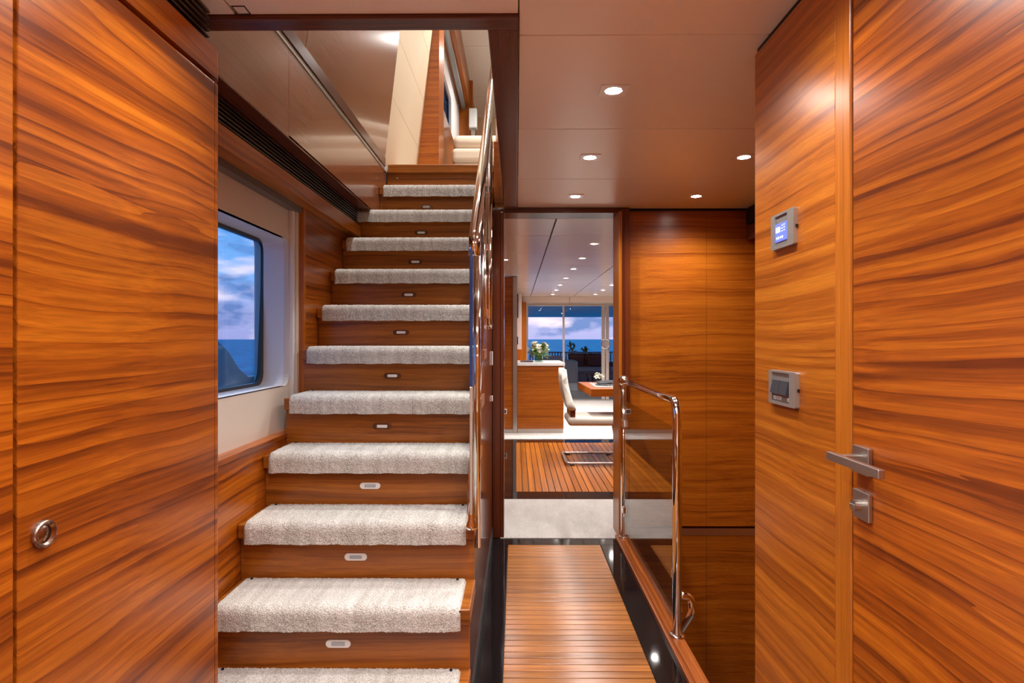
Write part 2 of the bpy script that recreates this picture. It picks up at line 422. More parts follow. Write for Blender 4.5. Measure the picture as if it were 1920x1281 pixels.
# ------------------------------------------------------------------ key dimensions
CZ = 2.10          # hall ceiling
UZ = 2.431         # upper deck
UC = 4.60          # upper ceiling
XR = 0.69          # right wall
XS = -0.15         # stair side
XH = -0.985        # hull side panelling
YF = 3.85          # far wall
XC = -0.765        # cabinet face

# ------------------------------------------------------------------ floor
floor = thing('floor', 'hall floor of varnished teak planks between black granite borders', 'floor', kind='structure')
obj('subfloor', B(-1.2, XR + .005, -3.4, 3.90, -.10, -.012), M['caulk'], floor)
TX0, TX1 = -.049, .515
pm = None; pitch = .0465; y = 3.665; i = 0
while y > -.3:
    if pm is None:
        o = obj('plank', B(TX0, TX1, -pitch + .0045, 0, -.012, .0, .0010, 1), M['teak_x'], floor); o.location = Vector((0, y, 0)); pm = o
    else:
        copy_at(pm, (0, y, 0), floor)
    y -= pitch; i += 1
obj('granite_border', B(TX1 + .004, .627, -3.4, 3.665, -.012, 0), M['granite'], floor)
obj('granite_border', B(-1.2, TX0 - .004, -3.4, 3.665, -.012, 0), M['granite'], floor)
obj('granite_border', B(XS, .627, 3.669, 3.78, -.012, 0), M['granite'], floor)
obj('rear_bounce_carpet', B(-1.2, XR, -3.4, -.32, -.010, .006), M['floor_carpet'], floor)  # unseen pale carpet added behind the camera to bounce light upward
obj('stairwell_curb', B(.627, .699, 1.735, 3.80, -.10, .022, .004), wood('curb_wood', 'y', light=(.42, .12, .025), mid=(.30, .075, .014), dark=(.17, .04, .008), freq=45, warp=.02, tone=.1), floor)
obj('granite_border', B(.627, XR, -3.4, 1.735, -.012, 0), M['granite'], floor)

# salon floor
sfloor = thing('floor_salon', 'salon floor of carpet, black granite and a teak dining square', 'floor', loc=(0, 3.78, 0), kind='structure')
obj('slab', B(-1.17, 3.7, 3.86, 12.35, -.12, -.012), M['caulk'], sfloor)
obj('threshold_carpet', B(-.10, .648, 3.784, 3.992, -.012, .004), M['floor_carpet'], sfloor)
obj('carpet_strip', B(-1.12, 3.6, 3.992, 4.70, -.012, .004), M['floor_carpet'], sfloor)
obj('granite_border', B(-1.12, 3.6, 4.703, 4.946, -.012, 0), M['granite'], sfloor)
obj('granite_border', B(-1.12, -.004, 4.95, 7.29, -.012, 0), M['granite'], sfloor)
obj('granite_border', B(-1.12, 3.6, 7.294, 7.52, -.012, 0), M['granite'], sfloor)
obj('granite_border', B(2.21, 3.6, 4.95, 7.29, -.012, 0), M['granite'], sfloor)
pm = None
for k in range(40):
    x = k * .055
    if pm is None:
        o = obj('plank', B(0, .0495, 4.95, 7.29, -.012, 0, .0012, 1), M['teak_y'], sfloor); pm = o
        o.location = Vector((x, 0, 0)) - ORIG[sfloor.name]
    else: copy_at(pm, (x, 0, 0), sfloor)
obj('salon_carpet', B(-1.12, 3.6, 7.524, 12.28, -.012, .006), M['salon_carpet'], sfloor)

# ------------------------------------------------------------------ ceilings
ceiling = thing('ceiling', 'low beige lacquered ceiling of wide panels with fine dark joints', 'ceiling', loc=(0, 0, CZ), kind='structure')
obj('backing', B(.01, 1.75, -3.4, 3.97, CZ + .012, UZ - .02), M['black'], ceiling)
obj('backing', B(-1.2, .01, -3.4, 1.532, CZ + .012, UZ - .02), M['black'], ceiling)
seams = [-3.4, -2.02, -1.29, -.555, .175, .91, 1.647, 2.38, 3.125, 3.838]
for a, b in zip(seams, seams[1:]):
    x0 = .008 if a > 1.0 else -.60
    y0 = a
    if a == .91:   # panel that the stair opening cuts: one either side
        obj('ceiling_panel', B(-.72, .005, a + .0025, 1.535, CZ, CZ + .012, .0015, 1), M['ceiling'], ceiling)
        obj('ceiling_panel', B(.008, 1.70, a + .0025, b - .0025, CZ, CZ + .012, .0015, 1), M['ceiling'], ceiling)
    else:
        obj('ceiling_panel', B(x0 if a > 1 else -.72, 1.70, a + .0025, b - .0025, CZ, CZ + .012, .0015, 1), M['ceiling'], ceiling)
    if a < 1.0:
        obj('ceiling_panel', B(-1.2, -.725, a + .0025, min(b - .0025, 1.535), CZ, CZ + .012, .0015, 1), M['ceiling'], ceiling)
# small flush hatch by the stair opening
obj('hatch', ring_prism(bmesh.new(), [(-.716, 1.494), (-.682, 1.494), (-.682, 1.533), (-.716, 1.533)], [(-.714, 1.496), (-.684, 1.496), (-.684, 1.531), (-.714, 1.531)], 'z', CZ - .002, CZ + .002), M['black'], ceiling)

sceil = thing('ceiling_salon', 'glossy pale salon ceiling of square panels seen through the doorway', 'ceiling', loc=(0, 4, CZ), kind='structure')
obj('backing', B(-1.17, 3.7, 4.12, 12.4, CZ + .012, UZ - .08), M['black'], sceil)
xs = [-1.12, -.55, .28, 1.11, 1.94, 2.77, 3.6]
ys = [3.97, 4.83, 5.80, 6.77, 7.74, 8.71, 9.68, 10.65, 11.62, 12.28]
for x0, x1 in zip(xs, xs[1:]):
    for y0, y1 in zip(ys, ys[1:]):
        obj('ceiling_panel', B(x0 + .006, x1 - .006, y0 + .003, y1 - .003, CZ, CZ + .012), M['salon_ceiling'], sceil)
obj('cross_beam', B(-.1, 1.05, 11.75, 12.25, 1.985, CZ - .001, .004), M['fabric_white'], sceil)
obj('cross_beam', B(1.056, 3.6, 11.75, 12.25, 1.985, CZ - .001, .004), M['fabric_white'], sceil)

# ------------------------------------------------------------------ stair opening frame
tr = thing('trim_1', 'dark mahogany frame edging the stair opening in the ceiling', 'trim', loc=(0, 1.54, CZ), kind='structure')
obj('cross_rail', B(-.93, .006, 1.537, 1.596, CZ - .012, CZ + .05, .003), M['dark_wood_x'], tr)
obj('long_rail', B(-.076, .006, 1.597, 3.84, CZ - .012, CZ + .05, .003), M['dark_wood_y'], tr)
obj('upstand', B(-.076, -.01, 1.6, 3.98, CZ + .05, UZ - .02), M['dark_wood_y'], tr)
obj('upstand', B(-.93, -.076, 1.54, 1.59, CZ + .05, UZ - .02), M['dark_wood_x'], tr)

# ------------------------------------------------------------------ left: cabinet
cab = thing('tall_cabinet', 'tall teak cabinet with round push latch beside the carpeted stairs', 'cabinet', loc=(-.96, .6, 0))
obj('body', prism(bmesh.new(), [(-1.16, -3.35), (-1.16, 1.545), (XC - .02, 1.545), (XC - .006, 1.539), (XC, 1.525), (XC, 1.5125), (XC - .02, 1.5125), (XC - .02, -3.35)], 'z', 0, 1.917), M['wood_y'], cab)
d = obj('door', B(XC - .019, XC, .912, 1.511, .02, 1.915, .002), M['wood_y'], cab)
lp = bmesh.new()
prof = [(.0, .006), (.012, .006), (.0135, .004), (.016, .004), (.018, .009), (.021, .009), (.0225, .005), (.0225, 0)]
lathe(lp, prof, (0, 0, 0), 28)
bmesh.ops.transform(lp, matrix=Matrix.Translation((XC, .958, .949)) @ Matrix.Rotation(PI / 2, 4, 'Y'), verts=lp.verts)
obj('latch', lp, M['latch'], d, smooth=True)
obj('door', B(XC - .019, XC, .30, .904, .02, 1.915, .002), wood('teak_veneer_next_door', 'y', offs=12.5), cab)
obj('shadow_gap', B(-1.15, XC - .02, -3.34, 1.52, 1.917, 1.928), M['black'], cab)
obj('door', B(XC - .019, XC, -3.34, .292, .02, 1.915, .002), wood('teak_veneer_third_door', 'y', offs=14.5), cab)
obj('header_panel', prism(bmesh.new(), [(-1.16, -3.35), (-1.16, 1.545), (XC - .02, 1.545), (XC - .006, 1.539), (XC, 1.525), (XC, -3.35)], 'z', 1.928, 2.004), M['wood_y2'], cab)
obj('grille_back', B(-1.15, XC - .05, -3.34, 1.50, 2.004, CZ - .001), M['black'], cab)
for k in range(6):
    z = 2.012 + k * .0155
    obj('louvre_slat', B(XC - .055, XC - .012, -3.3, 1.51, z, z + .005), M['dark_wood_y'] if False else plain('louvre_bronze', (.10, .075, .06), .35, .6) if k == 0 else bpy.data.materials['louvre_bronze'], cab)

# ------------------------------------------------------------------ left: hull side wall beside the stairs
wl = thing('wall_left', 'hull side wall with teak dado, cream lining and vent grille beside the stairs', 'wall', loc=(-1.0, 2.4, 0), kind='structure')
obj('dado', B(-1.16, XH, 1.55, 4.0, 0, .84), M['wood_y'], wl)
obj('dado_cap', B(-1.05, XH + .006, 1.55, 2.757, .84, .862, .002), M['wood_y2'], wl)
obj('upright_panel', B(-1.16, XH, 2.76, 4.0, .84, 1.872), M['wood_y2'], wl)
obj('upright_edge', B(-1.045, XH + .002, 2.757, 2.785, .862, 1.872, .001), M['wood_z'], wl)
# cream lining round the window: four pieces
WY0, WY1, WZ0, WZ1 = 1.62, 2.695, 1.055, 1.715
obj('lining', ring_prism(bmesh.new(), rrect(1.55, 2.757, .862, 1.90, .001, 5), rrect(WY0, WY1, WZ0, WZ1, .05, 5), 'x', -1.05, -1.03), M['fabric_white'], wl)
# moulded white reveal
rv = bmesh.new()
inn = rrect(WY0, WY1, WZ0, WZ1, .05, 5); outp = rrect(WY0 + .02, WY1 + .015, WZ0 + .0, WZ1 + .0, .055, 5)
n = len(inn)
A = [rv.verts.new((-1.029, *p)) for p in inn]; C = [rv.verts.new((-1.15, *p)) for p in outp]
for k in range(n): rv.faces.new((A[k], A[(k + 1) % n], C[(k + 1) % n], C[k]))
obj('window_reveal', rv, M['white'], wl, smooth=True)
obj('blind_track', B(-1.03, -.99, 1.55, 2.757, 1.845, 1.872), plain('track_grey', (.16, .15, .15), .4, .5), wl)
obj('blind_channel', B(-1.03, -1.012, 2.70, 2.725, .862, 1.85, .002), M['white'], wl)
obj('blind_channel', B(-1.03, -1.005, 2.728, 2.757, .862, 1.85, .002), M['fabric_white'], wl)
# valance: teak fascia, louvre grille, dark soffit, varnished fascia
obj('fascia', B(-1.16, -.93, 1.55, 3.57, 1.872, 1.942, .002), M['wood_y3'], wl)
obj('grille_back', B(-1.16, -.955, 1.55, 3.52, 1.942, 2.03), M['black'], wl)
lm = plain('louvre_dark', (.075, .055, .045), .35, .5)
for k in range(6):
    z = 1.946 + k * .0145
    obj('louvre_slat', B(-.955, -.931, 1.55, 3.50, z, z + .005), lm, wl)
obj('soffit', B(-1.16, -.87, 1.55, 3.56, 2.03, 2.036), M['dark_wood_y'], wl)
obj('varnished_fascia', B(-1.16, -.87, 1.597, 2.28, 2.036, 2.375), M['gloss_wood_y'], wl)
obj('varnished_fascia', B(-1.16, -.87, 2.283, 4.0, 2.045, 2.375), M['gloss_wood_y'], wl)

# window in the hull
win = thing('window_1', 'hull window with rounded corners and black gasket onto dusk sea', 'window', loc=(-1.15, 2.2, 1.05), kind='structure')
wb = rrect(WY0 + .0, WY1 + .035, WZ0 - .03, WZ1 + .03, .07, 6); wi = rrect(WY0 + .03, WY1 - .012, WZ0 + .014, WZ1 - .016, .055, 6)
wi = [(yy + (.02 if yy > 2.2 else 0) + (zz - 1.39) * .09 if yy > 2.2 else yy, zz) for yy, zz in wi]
obj('gasket', ring_prism(bmesh.new(), wb, wi, 'x', -1.165, -1.15), M['gasket'], win)
obj('pane', prism(bmesh.new(), rrect(WY0 + .01, WY1 + .03, WZ0 - .02, WZ1 + .02, .06, 6), 'x', -1.172, -1.166), M['win_glass'], win)
# outer hull skin
hull = thing('wall_hull', 'white outer hull skin round the side window', 'wall', loc=(-1.2, 2.4, 0), kind='structure')
obj('hull_skin', ring_prism(bmesh.new(), rrect(-3.5, 4.1, -1.5, 2.42, .01, 6), wb, 'x', -1.20, -1.172), M['hull'], hull)

# ------------------------------------------------------------------ staircase
G0, GO, RI = 1.471, .2097, .2026       # nosing of step n at G0 + GO*n
st = thing('staircase', 'steep teak staircase with cream carpet pads and oval step lights', 'staircase', loc=(-.57, 1.68, 0))
for n in range(1, 12):
    z = RI * n; y = G0 + GO * n
    xl = XH + .002 if n <= 10 else -.868
    t = obj('tread', B(xl, XS + .004, y, y + GO + .035, z - .05, z, .004), M['tread_wood'], st)
    obj('riser', B(xl, XS, y + .028, y + .046, z - RI, z - .05), M['tread_wood'], st)
    # carpet pad: profile in (y,z), wrapped over the nosing
    px0, px1 = xl + .024, -.176
    back = y + GO + .012
    prof = []
    NT = 26
    for k in range(NT + 1): prof.append((back - (back - (y + .018)) * k / NT, z + .014))
    for k in range(1, 9):
        a = PI / 2 * k / 8
        prof.append((y + .018 - .032 * math.sin(a), z - .018 + .032 * math.cos(a)))
    for k in range(1, 9): prof.append((y - .014, z - .018 - .047 * k / 8))
    NX = 150
    bm = bmesh.new(); rows = []
    rr = random.Random(n)
    for j, (py, pz) in enumerate(prof):
        row = []
        for i in range(NX + 1):
            px = px0 + (px1 - px0) * i / NX
            edge = 1.0
            if i in (0, NX): edge = -2.0
            elif i in (1, NX - 1): edge = -.2
            dz = rr.uniform(-.0022, .0022) - (.003 if edge < 0 else 0)
            wob = .0005 * math.sin(px * 31 + n) + .0004 * math.sin(px * 77 + 2 * n)
            if j <= NT: q = (px, py, pz + dz * .7)
            elif j <= NT + 8:
                q = (px, py - dz * .5, pz + dz * .5)
            else: q = (px, py - dz, pz + wob * (j - NT - 8) / 4)
            if j == 0: q = (px, py, z + .001)
            if i in (0, NX) and j > 0: q = (px, py + (.010 if j > NT + 4 else 0), q[2] - (.012 if j <= NT + 4 else 0))
            row.append(bm.verts.new(q))
        rows.append(row)
    for a, b in zip(rows, rows[1:]):
        for i in range(NX): bm.faces.new((a[i], a[i + 1], b[i + 1], b[i]))
    pad = obj('carpet_pad', bm, M['carpet'], t, smooth=True)
    for sx in (px0 + .03, px1 - .03):
        bs = bmesh.new(); cyl(bs, (sx, back - .018, z + .013), (sx, back - .018, z + .0175), .005, 10)
        obj('press_stud', bs, M['gasket'], t)
    # oval step light in the riser
    if n >= 2 or n == 1:
        lz = z - .122; ly = y + .028
        bm = bmesh.new(); prism(bm, rrect(-.572 - .040, -.572 + .040, lz - .0125, lz + .0125, .0124, 6), 'y', ly - .003, ly + .004)
        sl = obj('step_light', bm, M['step_plate' if n < 5 else 'step_plate_dim'], st)
        bm = bmesh.new(); prism(bm, rrect(-.572 - .022, -.572 + .022, lz - .0062, lz + .0062, .003, 3), 'y', ly - .0042, ly + .002)
        obj('lens', bm, M['step_lens' if n < 5 else 'step_plate'], sl)
# landing nosing and riser
obj('tread', B(-.858, XS - .002, 3.985, 4.25, UZ - .056, UZ, .005), M['tread_wood'], st)
obj('riser', B(-.868, XS - .002, 4.016, 4.032, UZ - RI, UZ - .056), M['tread_wood'], st)
ls = bmesh.new(); cyl(ls, (-.80, 4.013, UZ - .085), (-.80, 4.016, UZ - .085), .006, 10)
obj('sensor', ls, M['steel'], st)
# closed stringer on the corridor side: follows the pitch
def zp(y): return RI * (y - G0) / GO
obj('stringer', prism(bmesh.new(), [(1.727, 0), (3.79, 0), (3.79, 2.085), (3.62, 2.085), (2.20, zp(2.20)), (2.20, .5575), (2.147, .5575), (2.147, .3545), (1.937, .3545), (1.937, .152), (1.727, .152)], 'x', XS - .03, XS - .001), wood('stringer_veneer', 'y', light=(.24, .062, .014), mid=(.18, .045, .010), dark=(.13, .03, .007), ringw=.02, fine=(.95, 1.05), spec=.6, bump=.0, freq=25, rough=.12, tone=.12, warp=.04, coat=.5), st)
obj('plinth', B(XS - .02, XS + .004, 1.72, 3.79, .0, .07), M['black'], st)

# stair balustrade
bal = thing('stair_balustrade', 'polished steel handrail with glass panel along the carpeted stairs', 'railing', loc=(XS, 2.1, .6))
XB = XS + .007
rail = [(XB, 2.17, .47), (XB, 2.17, 1.62)]
def rz(y): return 1.655 + .93 * (y - 2.17)
bm = bmesh.new()
tube(bm, fillet([(XB - .006, 2.13, 1.56), (XB - .006, 2.13, 1.62), (XB + .02, 3.75, rz(3.75) - .02)], .07, 6), .021, 16)
obj('handrail', bm, M['chrome'], bal, smooth=True)
bm = bmesh.new(); tube(bm, [(XB, 2.19, .50), (XB, 2.19, 1.66)], .0125, 14); obj('post', bm, M['chrome'], bal, smooth=True)
bm = bmesh.new(); tube(bm, fillet([(XB, 3.22, 1.33), (XB, 3.16, 1.36), (XB, 3.16, 2.50)], .03, 4), .0165, 14); obj('post', bm, M['chrome'], bal, smooth=True)
bm = bmesh.new(); prism(bm, [(2.06, .63), (2.06, 1.50), (3.9, 3.05), (3.9, 2.50), (3.70, 2.18), (2.26, .78)], 'x', XS - .009, XS - .001)
obj('glass_panel', bm, M['rail_glass'], bal)
obj('glass_edge', B(XS - .011, XS + .001, 2.052, 2.060, 1.10, 1.57, .002), plain('edge_window_reflection', (.02, .05, .17), .12), bal)  # blue reflection of the window painted onto the glass edge
obj('edge_pale_reflection', B(XS - .010, XS, 2.052, 2.060, .66, 1.099, .002), M['steel_pale'], bal)  # lower part of the glass edge, coloured pale for its whitish reflection
bm = bmesh.new(); lathe(bm, [(.0, .0), (.022, 0), (.022, .012), (.012, .03), (.008, .09)], (XS - .006, 2.065, .608), 16)
obj('foot', bm, M['chrome'], bal, smooth=True)
for yy, zz in ((3.16, 1.75), (3.16, 2.05)):
    obj('glass_clamp', B(XS - .026, XS + .012, yy - .018, yy + .018, zz - .02, zz + .02, .005), M['chrome'], bal)

# switches on the stair side panel
for zz, nm, lab in ((1.146, 'socket_plate', 'small white switch plate higher on the varnished stair side panel'), (.90, 'socket_plate', 'small white plate lower on the varnished stair side panel')):
    h = .042 if zz > 1 else .016
    t = obj(nm, B(XS, XS + .006, 3.62, 3.68, zz - h, zz + h, .002), M['tag']); tag(t, lab, 'switch', 'plates on the stair side panel')

# ------------------------------------------------------------------ far wall with doorway
wb_ = thing('wall_back', 'teak panelled bulkhead right of the doorway with brass floor line', 'wall', loc=(1.2, YF, 0), kind='structure')
obj('panel', B(.722, 1.222, YF, YF + .03, .06, CZ - .012), M['wood_x'], wb_)
obj('panel', B(1.2235, 1.75, YF, YF + .03, .06, CZ - .012), M['wood_x'], wb_)
obj('shadow_gap', B(.60, 1.75, YF + .004, YF + .03, CZ - .012, CZ + .02), M['black'], wb_)
obj('brass_line', B(.70, 1.75, YF - .002, YF + .02, .0, .045), M['brass'], wb_)
obj('lower_panel', B(.70, 1.222, YF, YF + .03, -2.3, .0), M['wood_x'], wb_)
obj('lower_panel', B(1.224, 1.75, YF, YF + .03, -2.3, .0), M['wood_x'], wb_)
obj('core', B(.66, 3.65, YF + .03, 3.99, 0, CZ), M['wood_x'], wb_)
obj('core', B(-1.17, -.13, YF + .03, 3.99, 0, CZ), M['wood_x'], wb_)

dw = thing('door_2', 'dark mahogany doorway frame opening into the salon', 'doorway', loc=(.28, YF, 0), kind='structure')
obj('jamb', B(.648, .668, 3.775, 4.0, .0, CZ - .03, .003), M['wood_z'], dw)
obj('architrave', B(.668, .722, 3.79, 3.86, .0, CZ - .012, .003), M['dark_wood_z'], dw)
obj('jamb', B(-.10, -.078, 3.79, 4.0, .0, CZ - .03, .003), M['dark_wood_z'], dw)
obj('architrave', B(XS, -.10, 3.79, 3.88, .0, CZ - .012, .003), M['dark_wood_z'], dw)
obj('head', B(XS, .722, 3.80, 3.99, CZ - .034, CZ - .002, .003), M['dark_wood_x'], dw)

# ------------------------------------------------------------------ right wall with door
wr = thing('wall_right', 'teak veneered wall beside the door carrying the control plates', 'wall', loc=(XR, 1.5, 0), kind='structure')
obj('panel', B(XR, XR + .06, 1.296, 1.733, -.12, CZ - .016, .003), M['wood_y3'], wr)
obj('shadow_gap', B(XR + .006, XR + .05, -3.4, 1.728, CZ - .016, CZ + .01), M['black'], wr)
obj('panel', B(XR, XR + .06, -3.4, .30, 0, CZ - .016), M['wood_y3'], wr)
obj('return_wall', B(XR + .06, 1.75, 1.66, 1.73, -2.3, CZ), M['wood_x'], wr)
obj('stairwell_side', B(1.70, 1.75, 1.70, 3.88, -2.3, CZ), M['wood_y3'], wr)
obj('well_lining', B(.66, .69, 1.73, 3.85, -2.3, -.10), M['wood_y3'], wr)

tr2 = thing('trim_2', 'pale upright teak door post beside the door leaf', 'trim', loc=(XR, 1.26, 0), kind='structure')
obj('door_post', B(XR - .003, XR + .06, 1.233, 1.294, 0, CZ - .016, .004), M['wood_z'], tr2)
obj('door_post', B(XR - .003, XR + .06, .305, .36, 0, CZ - .016, .004), M['wood_z'], tr2)
obj('strike_plate', B(XR + .002, XR + .03, 1.230, 1.2335, .99, 1.12), M['steel'], tr2)

door = thing('door_1', 'flush teak door with square lever handle and thumb-turn lock', 'door', loc=(XR, .8, 0), kind='structure')
obj('leaf', B(XR, XR + .045, .363, 1.229, .01, CZ - .016, .002), M['wood_y2'], door)
hd = bmesh.new(); box(hd, XR - .010, XR, 1.160, 1.214, .996, 1.050, .0015)
hobj = obj('handle', hd, M['steel'], door)
bm = bmesh.new()
box(bm, XR - .055, XR - .008, 1.181, 1.197, 1.020, 1.034, .002)
box(bm, XR - .060, XR - .047, 1.045, 1.220, 1.018, 1.035, .002)
obj('lever', bm, M['steel'], hobj)
lk = obj('lock', B(XR - .009, XR, 1.160, 1.214, .906, .962, .0015), M['steel'], door)
bm = bmesh.new(); cyl(bm, (XR - .024, 1.187, .934), (XR - .008, 1.187, .934), .011, 18); box(bm, XR - .027, XR - .022, 1.179, 1.195, .931, .937, .001)
obj('thumb_turn', bm, M['steel'], lk)

# control plates
def plate_ring(y0, y1, z0, z1, iy0, iy1, iz0, iz1, x, t):
    o = rrect(y0, y1, z0, z1, .004, 3); i = rrect(iy0, iy1, iz0, iz1, .003, 3)
    return ring_prism(bmesh.new(), o, i, 'x', x - t, x)
th = thing('control_panel', 'satin nickel control panel with glowing blue display on the teak wall', 'control panel', loc=(XR, 1.53, 1.54))
obj('plate', plate_ring(1.468, 1.598, 1.497, 1.588, 1.502, 1.574, 1.503, 1.582, XR, .011), M['plate'], th)
obj('insert', B(XR - .007, XR - .001, 1.502, 1.574, 1.503, 1.582), M['plate_dark'], th)
ds = obj('display', B(XR - .010, XR - .006, 1.503, 1.573, 1.516, 1.562, .001), M['screen'], th)
def glyph(y, z, w, h, mat): obj('symbol', B(XR - .0108, XR - .0098, y - w / 2, y + w / 2, z - h / 2, z + h / 2), M[mat], ds)
glyph(1.556, 1.546, .020, .013, 'screen_w')
for k in range(3):
    glyph(1.532, 1.540 + k * .007, .008, .0018, 'screen_d'); glyph(1.520, 1.541 + k * .007, .006, .0022, 'screen_d')
for k, yy in enumerate((1.562, 1.552, 1.541, 1.530)): glyph(yy, 1.525, .005, .005 + .001 * (k % 2), 'screen_d')
obj('edge_notch', B(XR - .006, XR - .001, 1.4655, 1.4685, 1.537, 1.545), M['black'], th)

sw = thing('light_switch', 'satin nickel light switch with two charcoal rockers and white tags', 'switch', loc=(XR, 1.53, 1.14))
obj('plate', plate_ring(1.459, 1.612, 1.093, 1.181, 1.492, 1.592, 1.100, 1.176, XR, .011), M['plate'], sw)
obj('insert', B(XR - .007, XR - .001, 1.492, 1.592, 1.100, 1.176), M['plate_dark'], sw)
for k in range(2):
    y0 = 1.498 + k * .047
    bm = bmesh.new(); prism(bm, [(XR - .006, 1.156), (XR - .010, 1.156), (XR - .017, 1.122), (XR - .006, 1.122)], 'y', y0, y0 + .045)
    obj('rocker', bm, M['rocker'], sw)
for y0, y1 in ((1.572, 1.588), (1.543, 1.568), (1.498, 1.509)):
    obj('tag', B(XR - .0078, XR - .0068, y0, y1, 1.106, 1.114), M['tag'], sw)
    obj('tag_print', B(XR - .0082, XR - .0077, y0 + .003, y1 - .003, 1.1090, 1.1112), M['plate_dark'], sw)
obj('edge_notch', B(XR - .006, XR - .001, 1.4565, 1.4595, 1.133, 1.141), M['black'], sw)

# stairwell valance seen past the right wall
vl = obj('trim_3', prism(bmesh.new(), [(1.475, 1.895), (1.70, 1.885), (1.70, 1.995), (1.475, 1.985)], 'y', 2.3, 3.84), M['dark_wood_y']); tag(vl, 'dark wood valance over the stairwell behind the right wall', 'trim', kind='structure')
vg = obj('trim_4', B(1.475, 1.70, 2.2, 3.84, 1.996, CZ - .001), M['black']); tag(vg, 'black recess above the stairwell valance', 'trim', kind='structure')

# stairs going down inside the well
ds_ = thing('lower_stairs', 'teak steps going down beside the glass balustrade', 'staircase', loc=(.9, 2.1, -.2))
for k in range(4):
    obj('tread', B(.70 + k * .23, .70 + (k + 1) * .23 + .02, 1.735, 2.50, -.2 * (k + 1) - .045, -.2 * (k + 1), .004), M['tread_wood'], ds_)
    obj('riser', B(.695 + k * .23, .71 + k * .23, 1.735, 2.50, -.2 * (k + 1), -.2 * k - .045), M['tread_wood'], ds_)
lf = obj('floor_lower', B(.69, 1.7, 1.73, 3.85, -1.9, -1.85), M['floor_carpet']); tag(lf, 'lower landing floor at the bottom of the stairwell', 'floor', kind='structure')

# railing round the stairwell
rl = thing('stairwell_railing', 'polished steel railing with glass panel guarding the stairwell', 'railing', loc=(.672, 3.1, .022))
XG = .672
bm = bmesh.new(); tube(bm, fillet([(XG, 2.50, .03), (XG, 2.50, 1.003), (XG, 3.745, 1.003)], .075, 8), .0195, 18)
obj('handrail', bm, M['chrome'], rl, smooth=True)
bm = bmesh.new(); bmesh.ops.create_uvsphere(bm, u_segments=20, v_segments=12, radius=.034)
bmesh.ops.translate(bm, vec=(XG, 3.745, 1.003), verts=bm.verts); obj('ball_joint', bm, M['chrome'], rl, smooth=True)
bm = bmesh.new(); cyl(bm, (XG, 3.745, .03), (XG, 3.745, .99), .0175, 14); obj('post', bm, M['chrome'], rl, smooth=True)
for yy in (2.50, 3.745):
    bm = bmesh.new(); lathe(bm, [(0, .012), (.028, .012), (.034, .006), (.034, 0)], (XG, yy, .022), 22); obj('base_flange', bm, M['chrome'], rl, smooth=True)
bm = bmesh.new(); box(bm, XG - .004, XG + .004, 2.535, 3.69, .06, .885, .001)
obj('glass_panel', bm, M['rail_glass'], rl)
for yy, zz in ((2.53, .755), (2.53, .27), (3.705, .74), (3.705, .205)):
    obj('glass_clamp', B(XG - .014, XG + .012, yy - .016, yy + .016, zz - .022, zz + .022, .005), M['chrome'], rl)
bm = bmesh.new(); tube(bm, fillet([(XG + .01, 2.56, .165), (XG + .075, 2.56, .165), (XG + .085, 2.56, .10), (XG + .055, 2.75, -.12), (XG + .055, 3.2, -.55)], .05, 7), .0165, 14)
obj('lower_handrail', bm, M['chrome'], rl, smooth=True)

# ------------------------------------------------------------------ downlights
def downlight(x, y, z, label, group, watts, lens=True, ang=150):
    t = thing('downlight', label, 'ceiling light', loc=(x, y, z), group=group)
    h = .046
    bm = ring_prism(bmesh.new(), rrect(-h, h, -h, h, .002, 2), rrect(-.030, .030, -.030, .030, .0299, 2), 'z', -.003, .006)
    me_ = DL.get('b')
    if not me_:
        o = obj('bezel', bm, M['bezel'], None, mats=[M['bezel']]); DL['b'] = o.data
    else:
        bm.free(); o = obj('bezel', DL['b'], None)
    o.parent = t; o.location = (0, 0, 0)
    if 'l' not in DL:
        bm = bmesh.new(); lathe(bm, [(0, -.0045), (.012, -.0042), (.024, -.0015), (.030, .002)], (0, 0, 0), 20)
        o = obj('lens', bm, M['lens'], None, smooth=True); DL['l'] = o.data
    else: o = obj('lens', DL['l'], None)
    o.parent = t; o.location = (0, 0, 0)
    if watts:
        ld = bpy.data.lights.new('downlight_lamp', 'SPOT'); ld.energy = watts; ld.color = WARM; ld.spot_size = math.radians(ang); ld.spot_blend = .9; ld.shadow_soft_size = .03
        lo = bpy.data.objects.new('downlight_lamp', ld); COL.objects.link(lo); lo.parent = t; lo.location = (0, 0, -.012)
    return t
DL = {}
ORD = ['first', 'second', 'third', 'fourth', 'fifth', 'sixth', 'seventh', 'eighth']
g = 'hall ceiling downlights'
downlight(.327, 2.01, CZ, 'nearest square downlight in view above the corridor', g, HALL_W)
downlight(.339, 2.75, CZ, 'middle one of three square downlights above the corridor', g, HALL_W)
downlight(.347, 3.50, CZ, 'square downlight just in front of the salon doorway', g, HALL_W)
downlight(1.046, 2.75, CZ, 'square downlight over the stairwell next to the right wall corner', g, HALL_W)
downlight(1.053, 3.50, CZ, 'square downlight over the stairwell nearest the far teak wall', g, HALL_W)
downlight(.335, 1.27, CZ, 'square downlight overhead beside the teak door', g, HALL_W)
downlight(.335, .53, CZ, 'added fill downlight overhead near the camera', g, HALL_W)  # out of view, added to brighten the hall
downlight(-.45, .53, CZ, 'added fill downlight overhead in front of the tall cabinet', g, HALL_W)  # also an added fill lamp, out of view
for k, yy in enumerate((-.2, -1.0, -1.8, -2.6)):  # two rows of lamps added behind the camera as fill
    downlight(.335, yy, CZ, ORD[k] + ' added fill downlight behind the viewer on the door side', g, HALL_W)
    downlight(-.45, yy, CZ, ORD[k] + ' added fill downlight behind the viewer on the cabinet side', g, HALL_W)
downlight(-.45, 1.20, CZ, 'added fill downlight overhead before the stairs', g, HALL_W)  # out of view, added as fill
g = 'salon ceiling downlights'
